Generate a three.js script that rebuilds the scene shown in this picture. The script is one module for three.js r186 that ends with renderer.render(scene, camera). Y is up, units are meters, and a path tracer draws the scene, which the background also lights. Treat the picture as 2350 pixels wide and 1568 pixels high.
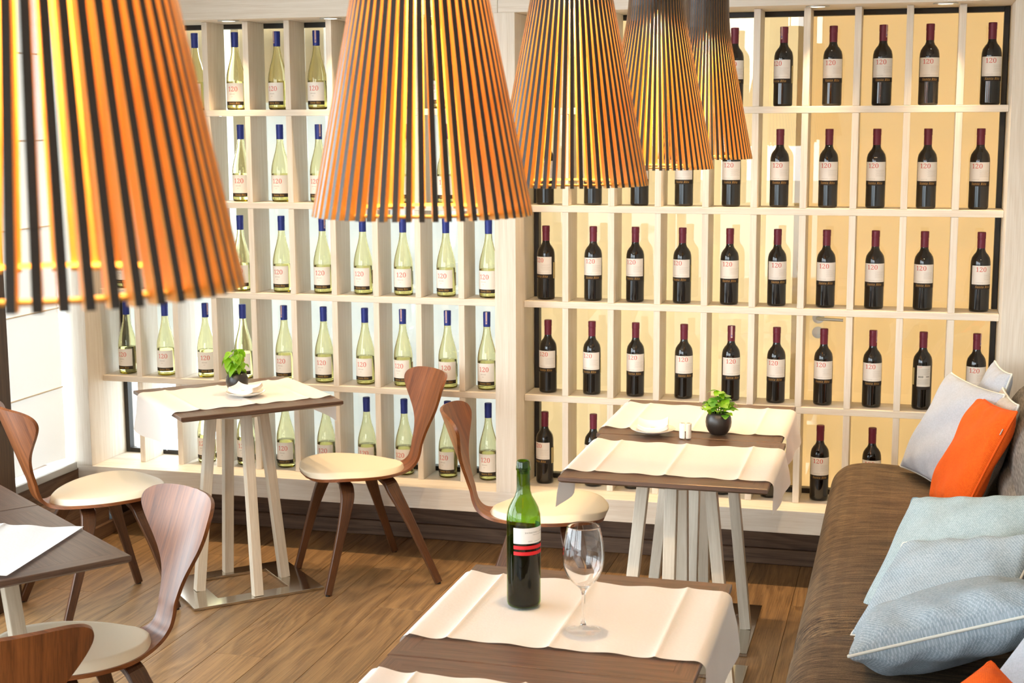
import * as THREE from 'three';
import { RoundedBoxGeometry } from 'three/addons/geometries/RoundedBoxGeometry.js';
import { mergeGeometries } from 'three/addons/utils/BufferGeometryUtils.js';
import { RectAreaLightUniformsLib } from 'three/addons/lights/RectAreaLightUniformsLib.js';

// ------------------------------------------------------------------ camera, sky, exposure
const scene = new THREE.Scene();
const renderer = new THREE.WebGLRenderer({ antialias: true });
renderer.toneMapping = THREE.LinearToneMapping;
renderer.toneMappingExposure = 0.79;
renderer.shadowMap.enabled = true;
RectAreaLightUniformsLib.init();
const camera = new THREE.PerspectiveCamera(26.34, 2350 / 1568, 0.05, 80);
camera.rotation.order = 'YXZ';
camera.position.set(0, 1.795, 0);
camera.rotation.set(-0.1514, 0.2675, -0.0049);
camera.focus = 4.3;
camera.userData.fStop = 10;
scene.background = new THREE.Color(0.86, 0.95, 1.0);   // even overcast sky
scene.backgroundIntensity = 11;
const WARM = new THREE.Color(1.0, 0.69, 0.38), WARM2 = new THREE.Color(1.0, 0.72, 0.36);
const K = { down: 5.0, pend: 2.8, ceil: 2.0, wash: 17 };   // strengths of the lamps in candela

// ------------------------------------------------------------------ helpers
let seed = 12345;
const rnd = () => { seed = (seed + 0x6D2B79F5) | 0; let t = Math.imul(seed ^ (seed >>> 15), 1 | seed); t = (t + Math.imul(t ^ (t >>> 7), 61 | t)) ^ t; return ((t ^ (t >>> 14)) >>> 0) / 4294967296; };
const rr = (a, b) => a + (b - a) * rnd();
const V = (x, y, z) => new THREE.Vector3(x, y, z);
const clamp = (x, a, b) => Math.min(b, Math.max(a, x));
const smooth = (a, b, x) => { const t = clamp((x - a) / (b - a), 0, 1); return t * t * (3 - 2 * t); };
const used = {};
function numbered(n) { const k = used[n] = (used[n] ?? -1) + 1; return k ? `${n}_${String(k).padStart(3, '0')}` : n; }
function shadows(o) { o.traverse(m => { if (m.isMesh) { m.castShadow = true; m.receiveShadow = true; } }); return o; }
function mesh(name, geo, mat, parent) { const m = new THREE.Mesh(geo, mat); m.name = name; m.castShadow = m.receiveShadow = true; if (parent) parent.add(m); return m; }
function thing(name, label, category, group, at = [0, 0, 0], turn = 0) {
  const o = new THREE.Group(); o.name = numbered(name); o.position.set(...at); o.rotation.y = turn;
  o.userData = { label, category }; if (group) o.userData.group = group; scene.add(o); return o;
}
function struct(name, label, category) { const o = new THREE.Group(); o.name = name; o.userData = { kind: 'structure', label, category }; scene.add(o); return o; }
function dup(src, label, at, turn) { const c = src.clone(); c.name = numbered(src.name.replace(/_\d{3}$/, '')); c.userData = { ...src.userData, label }; if (at) c.position.set(...at); if (turn !== undefined) c.rotation.y = turn; scene.add(c); return c; }

// uv in metres by dominant normal; grain axis maps to u
function uvBox(g, grain = 'x', off = 0) {
  const p = g.attributes.position, n = g.attributes.normal, uv = new Float32Array(p.count * 2), I = { x: 0, y: 1, z: 2 }[grain];
  for (let i = 0; i < p.count; i++) {
    const P = [p.getX(i), p.getY(i), p.getZ(i)], N = [Math.abs(n.getX(i)), Math.abs(n.getY(i)), Math.abs(n.getZ(i))];
    const d = N[0] > N[1] && N[0] > N[2] ? 0 : N[1] > N[2] ? 1 : 2;
    const rest = [0, 1, 2].filter(k => k !== d), a = rest.includes(I) ? I : rest[0], b = rest.find(k => k !== a);
    uv[2 * i] = P[a] + off * 1.37; uv[2 * i + 1] = P[b] + off * 0.73;
  }
  g.setAttribute('uv', new THREE.BufferAttribute(uv, 2)); return g;
}
function box(x0, x1, y0, y1, z0, z1, r = 0.0015, grain = 'x', off = 0) {
  const w = x1 - x0, h = y1 - y0, d = z1 - z0;
  const g = r > 0 ? new RoundedBoxGeometry(w, h, d, 1, Math.min(r, w / 2.1, h / 2.1, d / 2.1)) : new THREE.BoxGeometry(w, h, d);
  g.translate((x0 + x1) / 2, (y0 + y1) / 2, (z0 + z1) / 2);
  return uvBox(g, grain, off);
}
function lathe(pts, seg = 32) { return new THREE.LatheGeometry(pts.map(p => new THREE.Vector2(p[0], p[1])), seg); }
function curvePts(pts, n) { return new THREE.CatmullRomCurve3(pts.map(p => V(p[0], p[1], p[2] ?? 0)), false, 'centripetal').getPoints(n); }
// grid surface from f(i,j) -> [x,y,z], closed into a slab when thick
function gridGeo(nu, nv, f, uvf, closeU = false) {
  const pos = [], uv = [], idx = [];
  for (let j = 0; j <= nv; j++) for (let i = 0; i <= nu; i++) { const p = f(i / nu, j / nv); pos.push(p[0], p[1], p[2]); const t = uvf ? uvf(i / nu, j / nv, p) : [i / nu, j / nv]; uv.push(t[0], t[1]); }
  for (let j = 0; j < nv; j++) for (let i = 0; i < nu; i++) { const a = j * (nu + 1) + i, b = a + 1, c = a + nu + 1, d = c + 1; idx.push(a, b, d, a, d, c); }
  const g = new THREE.BufferGeometry(); g.setAttribute('position', new THREE.Float32BufferAttribute(pos, 3)); g.setAttribute('uv', new THREE.Float32BufferAttribute(uv, 2)); g.setIndex(idx); g.computeVertexNormals(); return g;
}
// swept rectangular section along points; size(t) -> [w,h]; side(t) -> vector for the w direction
function sweepRect(pts, size, sideV, bev = 0.25) {
  const pos = [], uv = [], idx = [], N = pts.length; let len = 0;
  const ring = (w, h) => { const b = Math.min(w, h) * bev / 2, x = w / 2, y = h / 2; return [[x, -y + b], [x, y - b], [x - b, y], [-x + b, y], [-x, y - b], [-x, -y + b], [-x + b, -y], [x - b, -y]]; };
  for (let i = 0; i < N; i++) {
    const t = i / (N - 1), T = pts[Math.min(i + 1, N - 1)].clone().sub(pts[Math.max(i - 1, 0)]).normalize();
    let S = (typeof sideV === 'function' ? sideV(t) : sideV).clone(); S.addScaledVector(T, -S.dot(T)).normalize(); const U = T.clone().cross(S).normalize();
    if (i) len += pts[i].distanceTo(pts[i - 1]);
    const [w, h] = size(t); let per = 0;
    ring(w, h).forEach((q, k, R) => { const p = pts[i].clone().addScaledVector(S, q[0]).addScaledVector(U, q[1]); pos.push(p.x, p.y, p.z); uv.push(len, k * 0.012); });
  }
  for (let i = 0; i < N - 1; i++) for (let k = 0; k < 8; k++) { const a = i * 8 + k, b = i * 8 + (k + 1) % 8, c = a + 8, d = b + 8; idx.push(a, b, d, a, d, c); }
  for (let k = 1; k < 7; k++) { idx.push(0, k + 1, k); const o = (N - 1) * 8; idx.push(o, o + k, o + k + 1); }
  let g = new THREE.BufferGeometry(); g.setAttribute('position', new THREE.Float32BufferAttribute(pos, 3)); g.setAttribute('uv', new THREE.Float32BufferAttribute(uv, 2)); g.setIndex(idx);
  g = g.toNonIndexed(); g.computeVertexNormals(); return g;
}
const tube = (pts, r, seg = 24, rad = 8, closed = false) => new THREE.TubeGeometry(new THREE.CatmullRomCurve3(pts.map(p => p.isVector3 ? p : V(...p)), closed, 'centripetal'), seg, r, rad, closed);

// ------------------------------------------------------------------ textures
const hash = (x, y, s) => { let h = Math.imul(x | 0, 374761393) ^ Math.imul(y | 0, 668265263) ^ Math.imul(s | 0, 1274126177); h = Math.imul(h ^ (h >>> 13), 1274126177); return ((h ^ (h >>> 16)) >>> 0) / 4294967296; };
function vn(x, y, px, py, s) {
  const xi = Math.floor(x), yi = Math.floor(y), fx = x - xi, fy = y - yi, u = fx * fx * (3 - 2 * fx), v = fy * fy * (3 - 2 * fy), m = (a, b) => ((a % b) + b) % b;
  const a = hash(m(xi, px), m(yi, py), s), b = hash(m(xi + 1, px), m(yi, py), s), c = hash(m(xi, px), m(yi + 1, py), s), d = hash(m(xi + 1, px), m(yi + 1, py), s);
  return a + (b - a) * u + (c - a) * v + (a - b - c + d) * u * v;
}
const fbm = (u, v, fu, fv, s, o = 4) => { let t = 0, a = 0.5, n = 0; for (let k = 0; k < o; k++) { t += a * vn(u * fu, v * fv, fu, fv, s + k); n += a; a *= 0.5; fu *= 2; fv *= 2; } return t / n; };
const lin = h => { const c = new THREE.Color(h); return [c.r, c.g, c.b]; };
const toS = x => { x = clamp(x, 0, 1); return x <= 0.0031308 ? x * 12.92 : 1.055 * x ** (1 / 2.4) - 0.055; };
function dataTex(w, h, f, srgb, rx = 1, ry = 1) {
  const d = new Uint8Array(w * h * 4);
  for (let j = 0; j < h; j++) for (let i = 0; i < w; i++) { const c = f(i / w, j / h), k = 4 * (j * w + i); for (let q = 0; q < 3; q++) d[k + q] = Math.round(255 * (srgb ? toS(c[q]) : clamp(c[q], 0, 1))); d[k + 3] = 255; }
  const t = new THREE.DataTexture(d, w, h, THREE.RGBAFormat); t.wrapS = t.wrapT = THREE.RepeatWrapping; t.magFilter = THREE.LinearFilter; t.minFilter = THREE.LinearMipmapLinearFilter; t.repeat.set(rx, ry);
  if (srgb) t.colorSpace = THREE.SRGBColorSpace; t.needsUpdate = true; return t;
}
const mix3 = (a, b, t) => [a[0] + (b[0] - a[0]) * t, a[1] + (b[1] - a[1]) * t, a[2] + (b[2] - a[2]) * t];
// wood: u along the grain; size is the real length and width that the tile covers in metres
function woodTex(dark, light, o = {}) {
  const { lu = 1, lv = 0.5, w = 512, h = 512, s = 1, rings = 9, warp = 0.5, fine = 0.35, pores = 0.25, cont = 1 } = o, A = lin(dark), B = lin(light);
  return dataTex(w, h, (u, v) => {
    const wob = (fbm(u, v, 2, 3, s, 3) - 0.5) * warp, big = fbm(u, v, 2, 8, s + 11, 3);
    let r = (v + wob) * rings + big * 0.8; r = r - Math.floor(r); r = r < 0.75 ? r / 0.75 : (1 - r) / 0.25;
    const f = vn(u * 12, v * 180, 12, 180, s + 21) * 0.6 + vn(u * 30, v * 256, 30, 256, s + 22) * 0.4;
    let t = 0.5 + cont * ((r - 0.5) * 0.45 + (big - 0.5) * 0.6 + (f - 0.5) * fine * 1.6);
    const po = vn(u * 40, v * 240, 40, 240, s + 31); if (po > 0.74) t -= pores * (po - 0.74) * 4 * (0.4 + 0.6 * (1 - r));
    return mix3(A, B, clamp(t, 0, 1));
  }, true, 1 / lu, 1 / lv);
}
const rackTex = woodTex('#ddd1bf', '#efe7da', { lu: 1.2, lv: 0.35, rings: 12, warp: 0.25, fine: 0.8, pores: 0.1, s: 3, cont: 0.7 });
const floorTex = woodTex('#6e5438', '#a58359', { lu: 1.4, lv: 0.42, rings: 7, warp: 0.9, fine: 0.5, pores: 0.5, s: 5, w: 1024 });
const walnutTex = woodTex('#5a2e11', '#93562a', { lu: 0.7, lv: 0.25, rings: 6, warp: 0.3, fine: 0.5, pores: 0.3, s: 7 });
const legTex = woodTex('#3d2312', '#653f23', { lu: 0.5, lv: 0.1, rings: 3, warp: 0.2, fine: 0.6, pores: 0.3, s: 8 });
const tableTex = woodTex('#4a3427', '#6e5240', { lu: 0.8, lv: 0.25, rings: 10, warp: 0.15, fine: 0.8, pores: 0.35, s: 9 });
const plinthTex = woodTex('#4c3627', '#7d614a', { lu: 1.6, lv: 0.3, rings: 5, warp: 1.0, fine: 0.5, pores: 0.4, s: 13 });
const paleLegTex = woodTex('#cabda8', '#e3d9c8', { lu: 0.8, lv: 0.12, rings: 5, warp: 0.15, fine: 0.5, pores: 0.25, s: 15 });
const columnTex = woodTex('#3b2a1d', '#57402d', { lu: 1.2, lv: 0.3, rings: 8, warp: 0.15, fine: 0.9, pores: 0.3, s: 17 });
const slatTex = woodTex('#d99f46', '#f3c268', { lu: 0.6, lv: 0.05, rings: 2, warp: 0.1, fine: 0.6, pores: 0.1, s: 19, w: 256, h: 128 });
const crepe = dataTex(512, 512, (u, v) => { const t = 0.5 + 0.25 * Math.sin(u * Math.PI * 2 * 128 + 2 * vn(u * 20, v * 20, 20, 20, 3)) + 0.5 * (fbm(u, v, 60, 60, 41, 2) - 0.5); return [t, t, t]; }, false, 1 / 0.3, 1 / 0.3);
const weave = (s, a, b, n, aspect = 1, twill = 0) => {
  const A = lin(a), B = lin(b);
  return dataTex(512, 512, (u, v) => { const x = u * n, y = v * n * aspect, k = twill ? (Math.floor(x) + Math.floor(y) * 1) % 3 === 0 : (Math.floor(x) + Math.floor(y)) % 2 === 0, fx = x % 1 - 0.5, fy = y % 1 - 0.5; const t = (k ? 0.75 : 0.35) - 0.5 * (fx * fx + fy * fy) + 0.45 * (vn(u * 128, v * 128, 128, 128, s) - 0.5) + 0.3 * (fbm(u, v, 6, 6, s + 3, 3) - 0.5); return mix3(A, B, clamp(t, 0, 1)); }, true);
};
const weaveBump = n => dataTex(512, 512, (u, v) => { const x = u * n, y = v * n, k = (Math.floor(x) + Math.floor(y)) % 2, fx = x % 1 - 0.5, fy = y % 1 - 0.5, t = k ? 1 - 2 * fx * fx - fy * fy : 1 - fx * fx - 2 * fy * fy; return [t, t, t]; }, false);
const sofaTex = (() => { const A = lin('#332820'), B = lin('#8d7556'); return dataTex(1024, 1024, (u, v) => { const st = vn(u * 5, v * 260, 5, 260, 51) * 0.5 + vn(u * 12, v * 400, 12, 400, 52) * 0.5; const thr = ((u * 340) % 1 < 0.5 ? 0.08 : -0.08) + 0.35 * (vn(u * 340, v * 340, 340, 340, 53) - 0.5); const t = 0.16 + 1.15 * (st - 0.36) + thr + 0.25 * (fbm(u, v, 4, 10, 54, 2) - 0.5); return mix3(A, B, clamp(t, 0, 1)); }, true, 1 / 0.5, 1 / 0.5); })();
const greyBackTex = (() => { const A = lin('#5d5750'), B = lin('#9a948c'); return dataTex(512, 512, (u, v) => { const st = vn(u * 12, v * 160, 12, 160, 61) * 0.6 + vn(u * 200, v * 200, 200, 200, 62) * 0.4; return mix3(A, B, clamp(0.1 + 1.2 * (st - 0.25), 0, 1)); }, true, 1 / 0.4, 1 / 0.4); })();

function canvasTex(w, h, draw) { const c = document.createElement('canvas'); c.width = w; c.height = h; draw(c.getContext('2d'), w, h); const t = new THREE.CanvasTexture(c); t.colorSpace = THREE.SRGBColorSpace; t.magFilter = THREE.LinearFilter; return t; }
const whiteLabelTex = canvasTex(512, 512, (g, w, h) => {
  g.fillStyle = '#f4efe8'; g.fillRect(0, 0, w, h);
  g.fillStyle = '#d8483a'; g.font = '150px serif'; g.textAlign = 'left'; g.fillText('120', 110, 190);
  g.fillStyle = '#9c958c'; g.font = '30px serif'; g.fillText('RIESLING', 150, 265); g.font = '22px serif'; g.fillText('2014', 190, 320);
  g.fillStyle = '#2c241d'; g.fillRect(0, 425, w, 87);
  g.fillStyle = '#c79a4c'; g.font = 'italic 58px serif'; g.fillText('Santa Rita', 125, 487);
});
const redLabelTex = canvasTex(512, 512, (g, w, h) => {
  g.fillStyle = '#efe9e2'; g.fillRect(0, 0, w, 410);
  g.fillStyle = '#cf3b2c'; g.font = '138px serif'; g.fillText('120', 90, 130);
  g.fillStyle = '#b9b1a8'; for (let k = 0; k < 7; k++) g.fillRect(260 + (k % 2) * 12, 175 + k * 22, 215 - (k % 3) * 18, 3);
  g.font = '26px serif'; g.fillText('CARMENERE', 100, 380); g.fillRect(270, 372, 190, 3);
  g.fillStyle = '#211a15'; g.fillRect(0, 410, w, 102);
  g.fillStyle = '#c8964a'; g.font = 'italic 68px serif'; g.fillText('Santa Rita', 88, 484);
});
const backLabelTex = canvasTex(512, 1024, (g, w, h) => {
  g.fillStyle = '#ded9d0'; g.fillRect(0, 0, w, 900); g.fillStyle = '#d76a60'; g.font = '92px serif'; g.fillText('120', 20, 90);
  g.fillStyle = '#a8a29a'; for (let k = 0; k < 9; k++) g.fillRect(30, 130 + k * 32, 440 - (k % 3) * 30, 8);
  g.fillStyle = '#3a3530'; for (let k = 0; k < 16; k++) g.fillRect(50 + k * 12, 430, 4 + (k * 7 % 5), 95); g.fillStyle = '#8b857d'; g.fillRect(330, 450, 130, 40);
  for (let k = 0; k < 8; k++) g.fillRect(30, 580 + k * 30, 420 - (k % 2) * 40, 7);
  g.fillStyle = '#211a15'; g.fillRect(0, 900, w, 124);
});
const stampTex = canvasTex(64, 256, (g, w, h) => { g.fillStyle = '#d9b9ab'; g.fillRect(0, 0, w, h); g.fillStyle = '#9c86b4'; g.fillRect(10, 20, 12, 220); g.fillStyle = '#c9899a'; g.fillRect(34, 10, 9, 150); g.fillStyle = '#8a7cc0'; g.beginPath(); g.arc(32, 210, 22, 0, 7); g.fill(); });
const fontanaTex = canvasTex(1024, 512, (g, w, h) => {
  g.fillStyle = '#efece6'; g.fillRect(0, 0, w, h); g.fillStyle = '#3b3530'; g.font = '64px serif'; g.fillText('DOMINIO', 235, 175); g.font = 'italic 44px serif'; g.fillText('de', 555, 175); g.font = '64px serif'; g.fillText('FONTANA', 615, 175);
  g.font = '30px serif'; g.fillText('VINO DE LA TIERRA', 400, 240); g.font = '40px serif'; g.fillText('2013', 300, 450); g.font = '26px serif'; g.fillStyle = '#8b857d'; g.fillText('· TEMPRANILLO · SYRAH', 420, 450);
});
const napkinTex = canvasTex(256, 256, (g, w, h) => { g.fillStyle = '#fbf8f4'; g.fillRect(0, 0, w, h); g.fillStyle = '#8fae4e'; g.fillRect(112, 190, 34, 16); g.fillStyle = '#a9b69a'; g.font = '12px serif'; g.fillText('restaurant', 104, 184); });

// ------------------------------------------------------------------ materials
const std = (o) => new THREE.MeshStandardMaterial(o), phy = (o) => new THREE.MeshPhysicalMaterial(o);
const M = {
  rack: std({ map: rackTex, roughness: 0.6 }),
  floor: [0, 1, 2, 3].map(k => std({ map: floorTex, color: new THREE.Color().setRGB(...[[1, 1, 1], [0.86, 0.86, 0.86], [1.08, 1.05, 1.0], [0.94, 0.92, 0.9]][k]), roughness: 0.42 })),
  walnut: phy({ map: walnutTex, roughness: 0.4, clearcoat: 0.22, clearcoatRoughness: 0.3 }),
  leg: phy({ map: legTex, roughness: 0.42, clearcoat: 0.2, clearcoatRoughness: 0.4 }),
  pad: std({ color: '#e6dcc6', roughness: 0.5 }),
  table: phy({ map: tableTex, roughness: 0.36, clearcoat: 0.15, clearcoatRoughness: 0.3 }),
  plinth: std({ map: plinthTex, roughness: 0.55 }),
  paleLeg: std({ map: paleLegTex, roughness: 0.55 }),
  column: std({ map: columnTex, roughness: 0.5 }),
  steel: std({ color: '#c9c4bb', metalness: 1, roughness: 0.14 }),
  chrome: std({ color: '#d8d8d8', metalness: 1, roughness: 0.1 }),
  alu: std({ color: '#cfd3d4', metalness: 0.8, roughness: 0.35 }),
  black: std({ color: '#241f1a', roughness: 0.45 }),
  rubber: std({ color: '#141414', roughness: 0.7 }),
  slatFace: std({ color: '#30261f', roughness: 0.36 }),
  slat: std({ map: slatTex, roughness: 0.6 }),
  paper: phy({ color: '#efe9e4', roughness: 0.9, bumpMap: crepe, bumpScale: 0.0004, transmission: 0.25, thickness: 0, side: THREE.DoubleSide }),
  glassPane: phy({ color: '#ffffff', roughness: 0.0, transmission: 1, thickness: 0, ior: 1.5 }),
  whiteGlass: phy({ color: '#ffffff', roughness: 0.01, transmission: 1, thickness: 0.003, ior: 1.5, attenuationColor: new THREE.Color().setRGB(0.84, 0.80, 0.40), attenuationDistance: 0.008 }),
  whiteWine: phy({ color: '#ffffff', roughness: 0.02, transmission: 1, thickness: 0.06, ior: 1.34, attenuationColor: new THREE.Color().setRGB(0.88, 0.78, 0.32), attenuationDistance: 0.1 }),
  redGlass: phy({ color: '#0d0907', roughness: 0.06, clearcoat: 0.5, clearcoatRoughness: 0.03, specularIntensity: 1 }),
  capRed: std({ color: '#6f2238', roughness: 0.4, metalness: 0.15 }),
  capBlue: std({ color: '#26368c', roughness: 0.4, metalness: 0.15 }),
  whiteLabel: std({ map: whiteLabelTex, roughness: 0.75, side: THREE.DoubleSide }),
  redLabel: std({ map: redLabelTex, roughness: 0.7 }),
  backLabel: std({ map: backLabelTex, roughness: 0.7 }),
  stamp: std({ map: stampTex, roughness: 0.6, side: THREE.DoubleSide }),
  sideLabel: std({ color: '#cdbb84', roughness: 0.7 }),
  cream: std({ color: '#f5e6c0', roughness: 0.7 }),
  white: std({ color: '#ece7df', roughness: 0.8 }),
  ceiling: std({ color: '#efeae2', roughness: 0.9 }),
  blind: phy({ color: '#f4f4f0', roughness: 1, transmission: 0.15, thickness: 0, side: THREE.DoubleSide }),
  frosted: phy({ color: '#edd19c', roughness: 1, transmission: 0.115, thickness: 0, side: THREE.DoubleSide }),
  frostedDoor: phy({ color: '#fbeed6', roughness: 1, transmission: 0.9, thickness: 0, side: THREE.DoubleSide }),
  blindOut: phy({ color: '#eef2ec', roughness: 1, transmission: 0.095, thickness: 0, side: THREE.DoubleSide }),
  porcelain: phy({ color: '#f6f2ec', roughness: 0.15, clearcoat: 0.6, clearcoatRoughness: 0.05 }),
  napkin: std({ map: napkinTex, roughness: 0.9, side: THREE.DoubleSide }),
  napkinEdge: std({ color: '#f3ebe2', roughness: 0.9 }),
  pot: phy({ color: '#2a2522', roughness: 0.36, clearcoat: 0.2, clearcoatRoughness: 0.35 }),
  soil: std({ color: '#1d130c', roughness: 1 }),
  leafA: phy({ color: '#8cc21e', roughness: 0.5, transmission: 0.35, thickness: 0, side: THREE.DoubleSide }),
  leafB: phy({ color: '#5f9e22', roughness: 0.5, transmission: 0.3, thickness: 0, side: THREE.DoubleSide }),
  stem: std({ color: '#8fae45', roughness: 0.6 }),
  sofa: std({ map: sofaTex, roughness: 0.9 }),
  sofaBack: std({ map: greyBackTex, roughness: 0.9 }),
  orange: phy({ map: weave(71, '#d84e04', '#f0690c', 120, 1), roughness: 0.95, sheen: 0.4, sheenRoughness: 0.6, sheenColor: new THREE.Color('#ff8a30'), bumpMap: weaveBump(90), bumpScale: 0.0005 }),
  paleFab: std({ map: weave(72, '#a3aab8', '#c0c8d5', 130, 1), roughness: 0.95, bumpMap: weaveBump(130), bumpScale: 0.0003 }),
  blueFab: std({ map: weave(73, '#8298a2', '#b9ccd3', 110, 1), roughness: 0.95, bumpMap: weaveBump(110), bumpScale: 0.0006 }),
  twillFab: std({ map: weave(74, '#7d91a0', '#bdccd7', 120, 1, 1), roughness: 0.95, bumpMap: weaveBump(120), bumpScale: 0.0005 }),
  greyFab: std({ map: weave(75, '#a9a39d', '#d0cbc5', 110, 1), roughness: 0.95 }),
  pipeLight: std({ color: '#d9dcd6', roughness: 0.9 }),
  pipeBlue: std({ color: '#6f8796', roughness: 0.9 }),
  pipeOrange: std({ color: '#e25a08', roughness: 0.9 }),
  zipTape: std({ color: '#a9876a', roughness: 0.8 }),
  deck: std({ color: '#a9aeb0', roughness: 0.8 }),
  extPost: std({ color: '#5b4f38', roughness: 0.8 }),
  extWall: std({ color: '#b8c0b6', roughness: 0.9 }),
  bulb: std({ color: '#ffffff', emissive: new THREE.Color(1, 0.74, 0.42), emissiveIntensity: 3.5 }),
  spotLens: std({ color: '#ffffff', emissive: new THREE.Color(1, 0.86, 0.66), emissiveIntensity: 6 }),
  greenGlass: phy({ color: new THREE.Color().setRGB(0.34, 0.54, 0.07), roughness: 0.01, transmission: 1, thickness: 0, ior: 1.5, side: THREE.DoubleSide }),
  redWine: phy({ color: '#070204', roughness: 0.5, specularIntensity: 0.1 }),
  crystal: phy({ color: '#ffffff', roughness: 0.0, transmission: 1, thickness: 0.002, ior: 1.5 }),
  redStripe: std({ color: '#d8161c', roughness: 0.5 }),
};

// ------------------------------------------------------------------ room shell
const ZF = -5.54, ZS = -5.663, ZG = -5.825, CEIL = 2.95;
const SH = [1.837, 1.452, 1.067, 0.682, 0.298];   // tops of the shelves and of the ledge
{ // floor of oak planks that run towards the rack
  const f = struct('floor', 'oak plank floor, boards running towards the wine rack', 'floor');
  const PW = 0.186, geos = {};
  let row = 0;
  for (let x = -3.36; x < 2.4; x += PW, row++) {
    let z = -5.83 + (row * 0.77 % 1.7) - 1.7; 
    while (z < 3.0) {
      const L = rr(1.5, 2.1), z0 = Math.max(z, -5.83), z1 = Math.min(z + L, 3.0); z += L;
      if (z1 - z0 < 0.05) continue;
      const g = box(x + 0.0006, x + PW - 0.0006, -0.02, 0, z0 + 0.0006, z1 - 0.0006, 0.0012, 'z', rr(0, 9));
      mesh('plank', g, M.floor[Math.floor(rnd() * 4)], f);
    }
  }
  mesh('subfloor', box(-3.9, 2.6, -0.2, -0.021, -5.95, 3.1, 0), M.black, f);
}
{ const c = struct('ceiling', 'plain off-white ceiling', 'ceiling'); mesh('slab', box(-3.9, 2.6, CEIL, CEIL + 0.2, -5.95, 3.2, 0), M.ceiling, c); }
{ const w = struct('wall_right', 'plain off-white side wall behind the sofa', 'wall'); mesh('slab', box(2.4, 2.6, 0, CEIL, -5.95, 3.2, 0), M.white, w); }
{ const w = struct('wall_rear', 'off-white wall with one wide window opposite the wine rack', 'wall');
  mesh('slab', box(-0.9, 2.4, 0, CEIL, 3.0, 3.2, 0), M.white, w); mesh('sill_wall', box(-3.8, -0.9, 0, 0.2, 3.0, 3.2, 0), M.white, w); mesh('lintel', box(-3.8, -0.9, 2.8, CEIL, 3.0, 3.2, 0), M.white, w);
  mesh('mullion', box(-2.3, -2.22, 0.2, 2.8, 3.05, 3.15, 0), M.column, w); }
{ // left wall: windows from the ledge up, timber below
  const w = struct('wall_left', 'window wall with timber below and dark posts', 'wall');
  mesh('lower_wall', box(-3.8, -3.50, 0, 0.285, -5.56, 3.0, 0.001, 'z'), M.plinth, w);
  mesh('lintel', box(-3.8, -3.5, 2.5, CEIL, -5.9, 3.0, 0), M.white, w);
  mesh('column', box(-3.8, -3.5, 0.285, CEIL, -4.64, -4.42, 0.003, 'y'), M.column, w);
  for (const z of [-1.9, 0.8, 2.8]) mesh('column', box(-3.8, -3.5, 0.285, CEIL, z, z + 0.2, 0.003, 'y'), M.column, w);
}
{ const c = struct('trim_3', 'dark brown post standing before the left window', 'post'); mesh('column', box(-3.42, -3.185, 0, CEIL, -4.62, -4.43, 0.003, 'y'), M.column, c); }
{ const b = struct('baseboard_left', 'timber step along the foot of the window wall', 'baseboard');
  mesh('board', box(-3.5, -3.357, 0, 0.19, -5.54, 3.0, 0.002, 'z'), M.plinth, b); mesh('lip', box(-3.357, -3.337, 0, 0.062, -5.79, 3.0, 0.004, 'z'), M.plinth, b); }
{ const w = struct('window_1', 'tall window with aluminium frame at the left wall', 'window');
  mesh('frame', box(-3.58, -3.49, 0.285, 0.32, -5.52, -4.64, 0.004, 'z'), M.alu, w);
  mesh('frame', box(-3.58, -3.52, 2.46, 2.5, -5.52, -4.64, 0.004, 'z'), M.alu, w);
  mesh('pane', box(-3.56, -3.552, 0.32, 2.46, -5.52, -4.64, 0), M.glassPane, w); }
{ // Roman blind in that window
  const b = thing('roman_blind', 'white translucent fabric blind with thin battens, in the left window', 'blind', null, [-3.535, 0, 0]);
  const hs = [0.335, 0.655, 1.0, 1.355, 1.715, 2.07, 2.46];
  for (let k = 0; k < 6; k++) { const y0 = hs[k], y1 = hs[k + 1];
    mesh('panel', gridGeo(10, 8, (u, v) => [0.004 * Math.sin(v * Math.PI) + (k ? 0 : 0.006 * Math.sin(u * 9) * (1 - v)), y0 + (y1 - y0) * v + (k || v > 0 ? 0 : 0.012 * Math.sin(u * 7)), -5.5 + 0.87 * u]), M.blind, b);
    if (k) mesh('batten', box(0, 0.006, y0 - 0.003, y0 + 0.003, -5.5, -4.63, 0.001, 'z'), M.rack, b); }
}
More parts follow.
